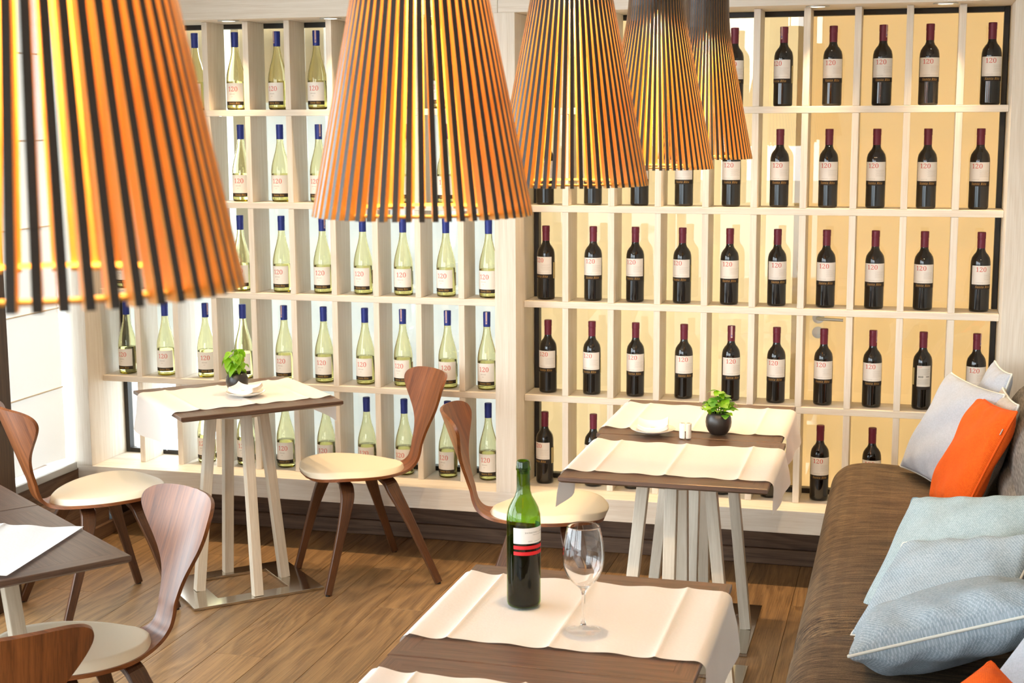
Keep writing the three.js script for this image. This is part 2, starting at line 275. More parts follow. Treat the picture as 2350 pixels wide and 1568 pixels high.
// ------------------------------------------------------------------ back wall: frame of the wine racks
const XL0 = -3.43, XL1 = -1.588, XR0 = -1.5015, XR1 = 0.326, PITCH = 0.1855;
{
  const w = struct('wall_back', 'pale bleached wood frame of the wine rack wall', 'wall');
  mesh('post', box(-3.524, XL0, 0.298, 2.2, ZG - 0.1, ZF, 0.0015, 'y', 1), M.rack, w);
  mesh('post', box(XL1, XR0, 0.298, 2.2, ZG - 0.1, ZF, 0.0015, 'y', 2), M.rack, w);
  mesh('post', box(XR1, 1.1, 0.298, 2.2, ZG - 0.1, ZF, 0.0015, 'y', 3), M.rack, w);
  mesh('header_beam', box(-3.6, -1.57, 2.2, 2.62, ZG - 0.1, ZF, 0.0015, 'x', 4), M.rack, w);
  mesh('header_beam', box(-1.569, 1.1, 2.2, 2.62, ZG - 0.1, ZF, 0.0015, 'x', 5), M.rack, w);
  mesh('ledge', box(-3.524, 1.1, 0.208, 0.298, ZG - 0.1, ZF, 0.0015, 'x', 6), M.rack, w);
  mesh('bulkhead', box(-3.9, 2.6, 2.62, CEIL, -5.95, ZF, 0), M.ceiling, w);
  mesh('side_wall', box(1.1, 2.6, 0, 2.62, -5.95, ZF, 0), M.white, w);
  mesh('corner_wall', box(-3.9, -3.524, 0, 2.62, -5.95, ZF - 0.03, 0), M.white, w);
  const b = struct('baseboard_back', 'dark timber plinth under the wine racks', 'baseboard');
  mesh('plinth', box(-3.5, 1.1, 0, 0.208, -5.95, -5.815, 0, 'x', 1), M.plinth, b);
  mesh('lip', box(-3.5, 1.1, 0, 0.066, -5.815, -5.794, 0.005, 'x', 2), M.plinth, b);
}
function rackThing(name, label, x0, x1, nDiv, first) {
  const t = thing(name, label, 'wine rack', 'pale wood wine racks');
  for (let k = 0; k < 4; k++) mesh('shelf', box(x0 + 0.001, x1 - 0.001, SH[k] - 0.0255, SH[k], ZG + 0.002, ZS, 0.0012, 'x', k + first * 3), M.rack, t);
  for (let r = 0; r < 5; r++) for (let k = 0; k < nDiv; k++) {
    const x = first + PITCH * k, y0 = SH[r] + 0.0005, y1 = r ? SH[r - 1] - 0.026 : 2.1995;
    mesh('divider', box(x - 0.0125, x + 0.0125, y0, y1, ZG + 0.003, ZS - 0.0004, 0.0012, 'y', r * 1.7 + k * 0.9), M.rack, t);
  }
  return t;
}
rackThing('wine_rack', 'pale wood grid of shelves with white wine, left of the wide post', XL0, XL1, 9, -3.2500);
rackThing('wine_rack', 'pale wood grid of shelves with red wine, right of the wide post', XR0, XR1, 9, -1.3300);
function glazing(n, x0, x1, label) {
  const w = struct('window_' + n, label, 'window'), z0 = ZG - 0.045, z1 = ZG - 0.005;
  for (const [a, b, c, d] of [[x0, x0 + 0.02, 0.298, 2.2], [x1 - 0.02, x1, 0.298, 2.2], [x0 + 0.02, x1 - 0.02, 0.298, 0.318], [x0 + 0.02, x1 - 0.02, 2.18, 2.2]]) mesh('frame', box(a, b, c, d, z0, z1, 0.002), M.black, w);
  mesh('pane', box(x0 + 0.02, x1 - 0.02, 0.318, 2.18, ZG - 0.028, ZG - 0.022, 0), M.glassPane, w);
  return w;
}
glazing(2, XL0 + 0.001, XL1 - 0.001, 'black framed glazing behind the left wine rack, daylight beyond');
glazing(3, XR0 + 0.001, XR1 - 0.001, 'black framed glazing behind the right wine rack, cream corridor beyond');

// ------------------------------------------------------------------ beyond the glass
{ // terrace: boards on the ground, blind and posts
  const d = struct('terrace_deck', 'pale grey deck boards outside the left glazing', 'deck');
  for (let k = 0; k < 26; k++) mesh('board', box(-6.5, -1.62, 0.10, 0.13, -5.97 - 0.145 * (k + 1) + 0.008, -5.97 - 0.145 * k, 0.003, 'x', k), M.deck, d);
  mesh('ground', box(-30, -1.7, -0.3, 0.05, -40, -9.7, 0), M.deck, d); mesh('ground', box(-30, -3.85, -0.3, 0.05, -9.7, 12, 0), M.deck, d); mesh('ground', box(-30, 20, -0.3, 0.05, 3.4, 30, 0), M.deck, d);
  const b = thing('roller_blind', 'white roller blind hanging outside behind the white wine', 'blind', null, [0, 0, 0]);
  mesh('fabric', gridGeo(12, 6, (u, v) => [-2.86 + 1.25 * u, 0.15 + 1.72 * v, -6.0 + 0.003 * Math.sin(u * 20)]), M.blindOut, b);
  mesh('cassette', box(-2.87, -1.67, 1.87, 2.26, -6.06, -5.96, 0.01), M.cream, b);
  const b2 = thing('roller_blind', 'white roller blind half lowered outside at the left corner', 'blind', null, [0, 0, 0]);
  mesh('fabric', gridGeo(8, 6, (u, v) => [-3.75 + 0.76 * u, 0.72 + 1.15 * v, -6.0 + 0.003 * Math.sin(u * 15)]), M.blindOut, b2);
  mesh('cassette', box(-3.76, -2.98, 1.87, 2.26, -6.06, -5.96, 0.01), M.cream, b2);
  const p = struct('trim_1', 'dark olive post on the terrace', 'post'); mesh('post', box(-3.12, -3.05, 0.12, 2.9, -6.5, -6.4, 0.004, 'y'), M.extPost, p); 
  const q = struct('trim_2', 'grey green outer wall strip on the terrace', 'wall'); mesh('panel', box(-3.2, -3.13, 0.12, 2.9, -6.5, -6.44, 0.004, 'y'), M.extWall, q);
}
{ // cream wall with a door close behind the red wine
  const w = struct('wall_cream', 'cream frosted partition seen through the right glazing', 'wall'), zc = -6.0;
  mesh('panel', gridGeo(4, 4, (u, v) => [-1.66 + 2.76 * u, 0.2 + 2.2 * v, zc]), M.frosted, w);
  mesh('end_wall', box(0.75, 1.1, 0, 2.62, zc, -5.93, 0), M.cream, w);
  mesh('cavity_floor', box(-1.66, 1.1, 0.0, 0.2, zc, -5.93, 0), M.cream, w);
  mesh('cavity_top', box(-1.66, 1.1, 2.4, 2.62, zc, -5.93, 0), M.cream, w);
  const d = struct('door_1', 'cream frosted door with lever handle behind the red wine', 'door');
  mesh('leaf', gridGeo(2, 2, (u, v) => [-0.404 + 0.864 * u, 0.21 + 2.18 * v, zc + 0.010]), M.frostedDoor, d);
  mesh('frame', box(-0.46, -0.408, 0.2, 2.4, zc, zc + 0.014, 0.002), M.cream, d); mesh('frame', box(0.464, 0.51, 0.2, 2.4, zc, zc + 0.014, 0.002), M.cream, d);
  const hx = -0.352, hy = 0.992, h = mesh('handle', new THREE.CylinderGeometry(0.024, 0.024, 0.008, 24).rotateX(Math.PI / 2).translate(hx, hy, zc + 0.014), M.alu, d);
  mesh('lever', tube([[hx, hy, zc + 0.016], [hx, hy, zc + 0.045], [hx + 0.012, hy, zc + 0.052], [hx + 0.1, hy - 0.003, zc + 0.052]], 0.007, 20, 10), M.alu, h);
  mesh('escutcheon', new THREE.CylinderGeometry(0.024, 0.024, 0.006, 24).rotateX(Math.PI / 2).translate(hx, 0.931, zc + 0.013), M.alu, d);
  mesh('strike_plate', box(-0.4078, -0.4045, 0.93, 1.09, zc, zc + 0.013, 0), M.extPost, d);
}

// ------------------------------------------------------------------ lights in the header and the ceiling
function spotFixture(name, label, group, at, r, inten, angle, pen, target) {
  const t = thing(name, label, 'spotlight', group, at);
  mesh('trim_ring', lathe([[r * 0.62, 0], [r * 0.66, -0.003], [r, -0.003], [r, 0]], 32), M.alu, t);
  mesh('lens', new THREE.CylinderGeometry(r * 0.62, r * 0.62, 0.002, 24).translate(0, -0.001, 0), M.spotLens, t);
  const l = new THREE.SpotLight(WARM, inten, 0, angle, pen, 2); l.position.set(0, -0.006, 0); l.target.position.set(...target); t.add(l); t.add(l.target); l.castShadow = true; l.shadow.radius = 1.2;
  return t;
}
[-3.186, -2.736, -2.286, -1.836].forEach((x, k) => spotFixture('recessed_spotlight', ['recessed spotlight in the header above the left end of the white wine', 'recessed spotlight in the header, second from the left corner', 'recessed spotlight in the header, third from the left corner', 'recessed spotlight in the header just left of the wide post'][k], 'spotlights in the header', [x, 2.199, -5.602], 0.044, K.down, 0.66, 0.8, [0, -2, 0.42]));
[-1.26, -0.81, -0.362, 0.09].forEach((x, k) => spotFixture('recessed_spotlight', ['recessed spotlight in the header just right of the wide post', 'recessed spotlight in the header above the middle of the red wine', 'recessed spotlight in the header, second from the right end', 'recessed spotlight in the header nearest the right end'][k], 'spotlights in the header', [x, 2.199, -5.602], 0.044, K.down, 0.66, 0.8, [0, -2, 0.42]));
[[1.3, -4.6], [0.35, -3.6], [1.3, -2.4], [0.35, -1.2], [1.3, 0.6]].forEach(([x, z], k) => spotFixture('ceiling_spotlight', 'recessed ceiling spotlight above ' + ['the floor behind the far end of the sofa', 'the middle of the brown sofa', 'the floor behind the near end of the sofa', 'the front end of the sofa', 'the rear right of the room'][k], 'spotlights in the ceiling', [x, CEIL - 0.001, z], 0.05, K.ceil, 0.8, 0.7, [0, -2, 0]));

[[-2.6, 'the near left table'], [-1.45, 'the floor left of the front table'], [0.15, 'the brown sofa']].forEach(([x, w]) => spotFixture('ceiling_spotlight', 'recessed ceiling spotlight aimed at the wine rack, above ' + w, 'spotlights in the ceiling', [x, CEIL - 0.001, -2.2], 0.05, K.wash, 0.5, 0.6, [0, -2, -2.75]));

// ------------------------------------------------------------------ pendant lamps
const RIM = 1.665;
function pendant() {
  const t = thing('pendant_lamp', '', 'pendant lamp', 'row of slatted pendant lamps', [0, RIM, 0]);
  const prof = h => h < 0.36 ? 0.152 - 0.2 * h : 0.08 - 0.012 * (1 - Math.exp(-(h - 0.36) / 0.06 * 1.0)) , TOP = 0.60, N = 54, n = 16, wid = 0.0072, dep = 0.0125;
  const rows = []; for (let k = 0; k <= n; k++) { const h = TOP * k / n; rows.push([prof(h), h]); }
  // slat: a strip with a dark outer face (material 1) and pale birch sides (material 0)
  const pos = [], uv = [], groups = [[], []];
  const quad = (m, a, b, c, d) => groups[m].push(a, b, c, d);
  for (let k = 0; k < n; k++) {
    const [r0, h0] = rows[k], [r1, h1] = rows[k + 1], w = wid / 2;
    const A = (r, h, s, inn) => [s * w, h, r - (inn ? dep : 0)];
    quad(1, A(r0, h0, -1), A(r0, h0, 1), A(r1, h1, 1), A(r1, h1, -1));
    quad(0, A(r0, h0, 1), A(r0, h0, 1, 1), A(r1, h1, 1, 1), A(r1, h1, 1));
    quad(0, A(r0, h0, -1, 1), A(r0, h0, -1), A(r1, h1, -1), A(r1, h1, -1, 1));
    quad(0, A(r0, h0, 1, 1), A(r0, h0, -1, 1), A(r1, h1, -1, 1), A(r1, h1, 1, 1));
  }
  { const [r0] = rows[0], [r1, h1] = rows[n], w = wid / 2; quad(0, [-w, 0, r0 - dep], [w, 0, r0 - dep], [w, 0, r0], [-w, 0, r0]); quad(0, [-w, h1, r1], [w, h1, r1], [w, h1, r1 - dep], [-w, h1, r1 - dep]); }
  const g = new THREE.BufferGeometry(); let cnt = 0;
  groups.forEach((L, m) => { const start = cnt; for (let q = 0; q < L.length; q += 4) for (const e of [0, 1, 2, 0, 2, 3]) { const p = L[q + e]; pos.push(...p); uv.push(p[1], p[0] + p[2]); cnt++; } g.addGroup(start, cnt - start, m); });
  g.setAttribute('position', new THREE.Float32BufferAttribute(pos, 3)); g.setAttribute('uv', new THREE.Float32BufferAttribute(uv, 2)); g.computeVertexNormals();
  for (let k = 0; k < N; k++) { const s = mesh('slat', g, [M.slat, M.slatFace], t); s.rotation.y = 2 * Math.PI * (k + 0.5) / N; }
  const ringAt = (h, r, w) => { const p = r; return lathe([[p - w, h], [p, h], [p, h + 0.004], [p - w, h + 0.004], [p - w, h]], 52); };
  mesh('lower_ring', ringAt(0.004, prof(0) - dep + 0.002, 0.008), M.slat, t);
  mesh('upper_ring', ringAt(0.54, prof(0.54) - dep + 0.002, 0.03), M.slat, t);
  mesh('socket', lathe([[0.0, 0.55], [0.022, 0.55], [0.024, 0.50], [0.02, 0.46], [0, 0.46]], 20), M.black, t);
  mesh('bulb', lathe([[0.0, 0.34], [0.018, 0.346], [0.03, 0.37], [0.03, 0.39], [0.02, 0.425], [0.014, 0.46], [0, 0.46]], 20), M.bulb, t);
  mesh('cord', new THREE.CylinderGeometry(0.003, 0.003, CEIL - RIM - 0.5, 8).translate(0, 0.5 + (CEIL - RIM - 0.5) / 2, 0), M.black, t);
  mesh('ceiling_rose', lathe([[0, CEIL - RIM - 0.03], [0.05, CEIL - RIM - 0.028], [0.055, CEIL - RIM], [0, CEIL - RIM]], 24), M.black, t);
  const l = new THREE.PointLight(WARM2, K.pend, 0, 2); l.position.set(0, 0.375, 0); l.castShadow = true; l.shadow.radius = 1.2; t.add(l);
  return t;
}
{
  const p = pendant(), zs = [-1.0, -1.91, -2.82, -3.79, -4.73];
  const lab = ['large out-of-focus slatted pendant lamp nearest the viewer, at the left edge', 'slatted pendant lamp, second nearest, hanging before the wide post', 'slatted pendant lamp, middle of the five in the row', 'slatted pendant lamp, second farthest in the row', 'slatted pendant lamp farthest away, closest to the red wine'];
  zs.forEach((z, k) => { if (!k) { p.position.set(-0.65, RIM, z); p.userData.label = lab[0]; } else dup(p, lab[k], [-0.65, RIM, z], k * 0.03); });
}

// ------------------------------------------------------------------ tables
function table(label, group, x, z, turn, size = 0.605) {
  const t = thing('square_table', label, 'table', group, [x, 0, z], turn), H = 0.755, th = 0.019, h = size / 2, b = 0.045;
  // top: field and four mitred border strips
  const top = mesh('tabletop', box(-h + b, h - b, H - th, H, -h + b, h - b, 0.0006, 'x', x), M.table, t);
  for (let k = 0; k < 4; k++) { // border strip as a trapezoid prism with a chamfer
    const a = h, c = h - b, e = 0.002;
    const P = [[-a + e, H, -a + e], [a - e, H, -a + e], [c, H, -c], [-c, H, -c], [-a, H - e, -a], [a, H - e, -a], [-a, H - th + 0.006, -a], [a, H - th + 0.006, -a], [-a + 0.008, H - th, -a + 0.008], [a - 0.008, H - th, -a + 0.008], [c, H - th, -c], [-c, H - th, -c]];
    const F = [[0, 3, 2, 1], [4, 0, 1, 5], [6, 4, 5, 7], [8, 6, 7, 9], [11, 8, 9, 10]], pos = [];
    for (const f of F) for (const i of [f[0], f[1], f[2], f[0], f[2], f[3]]) pos.push(...P[i]);
    const g = new THREE.BufferGeometry(); g.setAttribute('position', new THREE.Float32BufferAttribute(pos, 3)); g.computeVertexNormals(); uvBox(g, 'x', k + x);
    const s = mesh('border_strip', g, M.table, t); s.rotation.y = k * Math.PI / 2;
  }
  const disc = mesh('top_disc', lathe([[0, H - th - 0.052], [0.108, H - th - 0.052], [0.112, H - th - 0.048], [0.112, H - th], [0, H - th]], 40), M.paleLeg, t);
  for (let k = 0; k < 4; k++) {
    const g = sweepRect([V(0, 0.012, 0.172), V(0, H - th - 0.001, 0.098)], () => [0.037, 0.037], V(1, 0, 0), 0.08);
    const l = mesh('leg', g, M.paleLeg, t); l.rotation.y = k * Math.PI / 2;
  }
  // steel base: a frame round a square hole
  const sh = new THREE.Shape(); const W = 0.255, D = 0.203; sh.moveTo(-W, -D); sh.lineTo(W, -D); sh.lineTo(W, D); sh.lineTo(-W, D); sh.lineTo(-W, -D);
  const ho = new THREE.Path(); const w2 = 0.142, d2 = 0.13; ho.moveTo(-w2, -d2); ho.lineTo(-w2, d2); ho.lineTo(w2, d2); ho.lineTo(w2, -d2); ho.lineTo(-w2, -d2); sh.holes.push(ho);
  const g = new THREE.ExtrudeGeometry(sh, { depth: 0.009, bevelEnabled: true, bevelThickness: 0.001, bevelSize: 0.001, bevelSegments: 1 }); g.rotateX(-Math.PI / 2); g.rotateY(Math.PI / 2); g.translate(0, 0.002, 0);
  mesh('base_plate', g, M.steel, t);
  return t;
}
// the near left tables stand askew
const blA = V(-0.807, 0, -0.59), blB = V(-0.59, 0, 0.807), blC = V(-1.793, 0, -3.049);
const bl1 = blC.clone().addScaledVector(blA, 0.3025).addScaledVector(blB, 0.3025), bl2 = bl1.clone().addScaledVector(blA, 0.607);
const TABLES = {
  left: table('small square dark-topped table on four pale legs by the left window', 'square tables', -2.467, -5.01, -Math.PI / 4, 0.62),
  t1a: table('dark-topped table below the middle pendant lamps, nearer half of the far pair', 'square tables', -0.672, -4.372, 0, 0.61),
  t1b: table('dark-topped table closest to the red wine rack, farther half of the far pair', 'square tables', -0.688, -4.99, 0, 0.61),
  t2a: table('front table that carries the green bottle and the wine glass', 'square tables', -0.664, -2.888, 0, 0.604),
  t2b: table('table cut off by the bottom edge in front of the green bottle', 'square tables', -0.661, -2.28, 0, 0.604),
  bl1: table('dark table corner at the left edge with a paper mat, near the viewer', 'square tables', bl1.x, bl1.z, -Math.atan2(0.59, 0.807), 0.605),
  bl2: table('bare dark tabletop sliver at the left edge beyond the paper mat', 'square tables', bl2.x, bl2.z, -Math.atan2(0.59, 0.807), 0.605),
};
// paper runner: lies across the table in local x, hangs over both ends; folds as ridges
function paperMat(label, x, z, turn, halfT, width, hangL, hangR, zoff = 0, opt = {}) {
  const t = thing('paper_placemat', label, 'placemat', 'paper placemats', [x, 0, z], turn);
  const L = 2 * halfT + hangL + hangR, R = 0.02, H = 0.7562, nu = 190, nv = 12, fl = opt.flutter ?? 1;
  const folds = [-0.212, 0, 0.212];
  const f = (u, v) => {
    const s = -halfT - hangL + L * u, w = zoff + width * (v - 0.5); let X, Y;
    const edge = halfT + 0.010, over = Math.abs(s) - (edge - R), sg = Math.sign(s), arc = R * Math.PI / 2;
    if (over <= 0) { X = s; Y = H; } else if (over < arc) { const a = over / R; X = sg * (edge - R + R * Math.sin(a)); Y = H - R + R * Math.cos(a); }
    else { const d = over - arc; const flare = 0.12 * d + 0.10 * d * Math.cos((v - 0.5) * 5 + (sg > 0 ? 1 : 2)) * fl; X = sg * (edge + flare + 0.006 * Math.sin(v * 9 + sg) * smooth(0, 0.06, d)); Y = H - R - d * 0.97; }
    let lift = 0;
    if (over <= 0) { for (const q of folds) { const d = Math.abs(s - q); lift += 0.0046 * Math.exp(-d / 0.007); } const e = Math.min(v, 1 - v); lift += 0.0015 * (1 - smooth(0, 0.12, e)) * (1 + Math.sin(s * 60 + x * 9)) ; lift += 0.0006 * (1 + Math.sin(s * 14 + w * 9)); }
    lift += 0.004 * (1 - smooth(0.0, 0.06, -over)) * (1 - smooth(0.0, 0.1, over - arc)) * (over > -0.06 ? 1 : 0);
    const ww = w + 0.003 * Math.sin(s * 23 + (v > 0.5 ? 2 : 0)) * Math.abs(2 * v - 1);
    return [X, Y + lift, ww];
  };
  mesh('sheet', gridGeo(nu, nv, f, (u, v) => [L * u, width * v]), M.paper, t);
  return t;
}
paperMat('paper mat on the small table by the left window', -2.467, -5.01, Math.PI / 4, 0.31, 0.44, 0.14, 0.10, 0.0);
paperMat('paper mat with three fold lines on the near half of the far table pair', -0.672, -4.372, 0, 0.305, 0.43, 0.12, 0.10, 0.015);
paperMat('paper mat behind the dish and potted plant, next to the red wine', -0.688, -4.99, 0, 0.305, 0.44, 0.06, 0.11, -0.0);
paperMat('paper mat under the green bottle and the wine glass', -0.664, -2.888, 0, 0.302, 0.43, 0.02, 0.12, -0.013);
paperMat('paper mat cut off by the bottom edge of the picture', -0.661, -2.28, 0, 0.302, 0.43, 0.03, 0.1, 0.0);
paperMat('paper mat on the dark table at the left edge', -2.432, -2.964, 0.13, 0.445, 0.42, 0.0, -0.015, 0.0);

// ------------------------------------------------------------------ chairs
function chair(label, x, z, fx, fz) {
  const t = thing('plywood_chair', label, 'chair', 'moulded plywood chairs', [x, 0, z], Math.atan2(fx, fz));
  // centre line of the shell: [forward, height, half width, cross curl (+ = edges forward/up)]
  const C = [[0.236, 0.428, 0.004, 0], [0.232, 0.43, 0.075, 0.001], [0.215, 0.434, 0.135, 0.003], [0.18, 0.437, 0.178, 0.006], [0.13, 0.436, 0.203, 0.01], [0.07, 0.431, 0.212, 0.013], [0.0, 0.425, 0.198, 0.014], [-0.06, 0.421, 0.165, 0.012], [-0.11, 0.419, 0.122, 0.008], [-0.155, 0.42, 0.08, 0.003], [-0.19, 0.43, 0.055, 0.001], [-0.213, 0.452, 0.046, 0], [-0.226, 0.485, 0.044, 0], [-0.2338, 0.5104, 0.0445, 0.0031], [-0.2421, 0.5359, 0.048, 0.0036], [-0.2527, 0.5677, 0.057, 0.0051], [-0.2636, 0.5995, 0.074, 0.0085], [-0.2747, 0.6313, 0.1, 0.0156], [-0.2858, 0.6631, 0.132, 0.0271], [-0.2971, 0.6949, 0.163, 0.0413], [-0.3062, 0.7203, 0.182, 0.0515], [-0.313, 0.7394, 0.188, 0.055], [-0.3199, 0.7585, 0.183, 0.0521], [-0.3256, 0.7744, 0.166, 0.0429], [-0.3302, 0.7871, 0.138, 0.0296], [-0.3337, 0.7966, 0.096, 0.0143], [-0.3354, 0.8014, 0.05, 0.0039], [-0.336, 0.803, 0.003, 0.0]];
  const cur = new THREE.CatmullRomCurve3(C.map(c => V(c[0], c[1], 0)), false, 'centripetal'), cw = new THREE.CatmullRomCurve3(C.map((c, i) => V(i, c[2], c[3])), false, 'catmullrom', 0.5);
  const nC = C.length - 1, NT = 88, NS = 16, T = 0.011;
  const at = (tt, s) => { const k = tt * nC, i = Math.min(Math.floor(k), nC - 1), f = k - i, p = cur.getPoint(tt), a = C[i], b = C[i + 1], q = cw.getPoint(tt); return { p, w: Math.max(q.y, 0.002), c: q.z, tan: cur.getTangent(tt) }; };
  const surf = (tt, s, off) => { const { p, w, c, tan } = at(tt, s); const nx = -tan.y, ny = tan.x; /* normal in side plane */ const up = [-(-nx), 0]; const N = [tan.y, -tan.x]; const sx = s * w, curl = c * s * s; return [sx, p.y + N[1] * (curl + off), p.x + N[0] * (curl + off)]; };
  // N points to the sitter's side: seat -> up, back -> forward
  const sgn = 1;
  const face = (off, flip) => { const pos = [], uv = []; let len = 0, prev = null; for (let j = 0; j <= NT; j++) { const pc = at(j / NT, 0).p; if (prev) len += pc.distanceTo(prev); prev = pc; for (let i = 0; i <= NS; i++) { const s = -1 + 2 * i / NS, q = surf(j / NT, s, off); pos.push(...q); uv.push(len, q[0]); } } return { pos, uv }; };
  const mk = () => { const A = face(T / 2), B = face(-T / 2), n = (NT + 1) * (NS + 1), idx = []; const q = (a, b, c, d) => idx.push(a, b, c, a, c, d);
    for (let j = 0; j < NT; j++) for (let i = 0; i < NS; i++) { const a = j * (NS + 1) + i, b = a + 1, c = b + NS + 1, d = a + NS + 1; q(a, b, c, d); q(n + a, n + d, n + c, n + b); }
    const pos = [...A.pos, ...B.pos], uv = [...A.uv, ...B.uv]; const P = i => pos.slice(3 * i, 3 * i + 3);
    const rim = []; for (let j = 0; j <= NT; j++) rim.push(j * (NS + 1) + NS); for (let i = NS - 1; i >= 0; i--) rim.push(NT * (NS + 1) + i); for (let j = NT - 1; j >= 0; j--) rim.push(j * (NS + 1)); for (let i = 1; i < NS; i++) rim.push(i);
    const base = pos.length / 3; rim.forEach(r => { pos.push(...P(r), ...P(n + r)); uv.push(uv[2 * r], uv[2 * r + 1], uv[2 * r] , uv[2 * r + 1] + T); });
    for (let k = 0; k < rim.length; k++) { const k2 = (k + 1) % rim.length; q(base + 2 * k, base + 2 * k + 1, base + 2 * k2 + 1, base + 2 * k2); }
    const g = new THREE.BufferGeometry(); g.setAttribute('position', new THREE.Float32BufferAttribute(pos, 3)); g.setAttribute('uv', new THREE.Float32BufferAttribute(uv, 2)); g.setIndex(idx); g.computeVertexNormals(); return g; };
  mesh('shell', mk(), M.walnut, t);
  // pad: follows the seat of the shell, inset from its edge, rounded border
  { const n1 = 40, n2 = 20, pos = [], idx = [], t0 = 0.0098, t1 = 0.350, hgt = 0.02;
    const pt = (a, s, up) => { const tt = t0 + (t1 - t0) * a, { w } = at(tt), k = Math.sqrt(Math.max(0, 1 - (Math.max(0, a - 0.8) / 0.2) ** 2)) * Math.sqrt(Math.max(0, 1 - (Math.max(0, 0.06 - a) / 0.06) ** 2)); const ws = Math.max(0.001, (w - 0.008) / w) * Math.max(k, 0.02) * s; const e = Math.min(1, (1 - Math.abs(s)) / 0.14), ea = Math.min(1, Math.min(a / 0.05, (1 - a) / 0.06)); const dome = hgt * Math.sqrt(Math.max(0, 1 - (1 - e) ** 2)) * Math.sqrt(Math.max(0, 1 - (1 - ea) ** 2)) + 0.004 * (1 - s * s); return surf(tt, ws, T / 2 + (up ? dome : 0.0003)); };
    const geo = mergeGeometries([gridGeo(n2, n1, (u, v) => pt(v, -1 + 2 * u, true)), gridGeo(n2, n1, (u, v) => pt(v, 1 - 2 * u, false))]);
    mesh('seat_pad', geo, M.pad, t); }
  // legs of bent ply
  const legs = [[1, 0.19, 0.2185, 0.10, 0.135], [-1, 0.19, 0.2185, 0.10, 0.135], [1, 0.237, -0.2185, -0.055, 0.12], [-1, 0.237, -0.2185, -0.055, 0.12]];
  for (const [sd, fs, ff, u0, sh] of legs) {
    const y0 = 0.402, foot = V(sd * fs, 0.006, ff), shoulder = V(sd * sh, y0 - 0.012, u0 + (ff - u0) * 0.12);
    const pts = curvePts([[sd * 0.02, y0, u0], [sd * (sh - 0.06), y0, u0 + (ff - u0) * 0.04], [sd * (sh - 0.012), y0 - 0.008, u0 + (ff - u0) * 0.09], [sd * (sh + 0.016), y0 - 0.045, u0 + (ff - u0) * 0.16], [sd * (sh + 0.03 + (fs - sh - 0.03) * 0.35), y0 - 0.15, u0 + (ff - u0) * 0.42], [foot.x, foot.y, foot.z]], 26);
    const g = sweepRect(pts, tt => [0.030 + 0.022 * smooth(0.05, 0.35, tt) - 0.024 * smooth(0.5, 1, tt), 0.022 - 0.003 * tt], V(0, 0, 1), 0.25);
    const l = mesh('leg', g, M.leg, t); mesh('glide', new THREE.CylinderGeometry(0.009, 0.009, 0.006, 12).translate(foot.x, 0.003, foot.z), M.rubber, l);
  }
  return t;
}
const nrm = (a, b) => { const l = Math.hypot(a, b); return [a / l, b / l]; };
chair('walnut plywood chair with cream pad facing the small table from the right', -2.055, -5.262, ...nrm(-0.755, 0.654));
chair('walnut plywood chair with cream pad by the left window, back to the dark post', -2.8665, -4.646, ...nrm(0.634, -0.774));
chair('walnut plywood chair with cream pad, broad back seen in front of the steel table foot', -2.035, -3.225, ...nrm(-0.57, 0.82));
chair('walnut plywood chair whose dark rear shell is cut off at the bottom left corner', -1.895, -2.60, ...nrm(-0.66, -0.75));
chair('walnut plywood chair with cream pad pushed towards the far pair of tables, seen edge-on', -1.228, -4.818, ...nrm(0.98, -0.18));

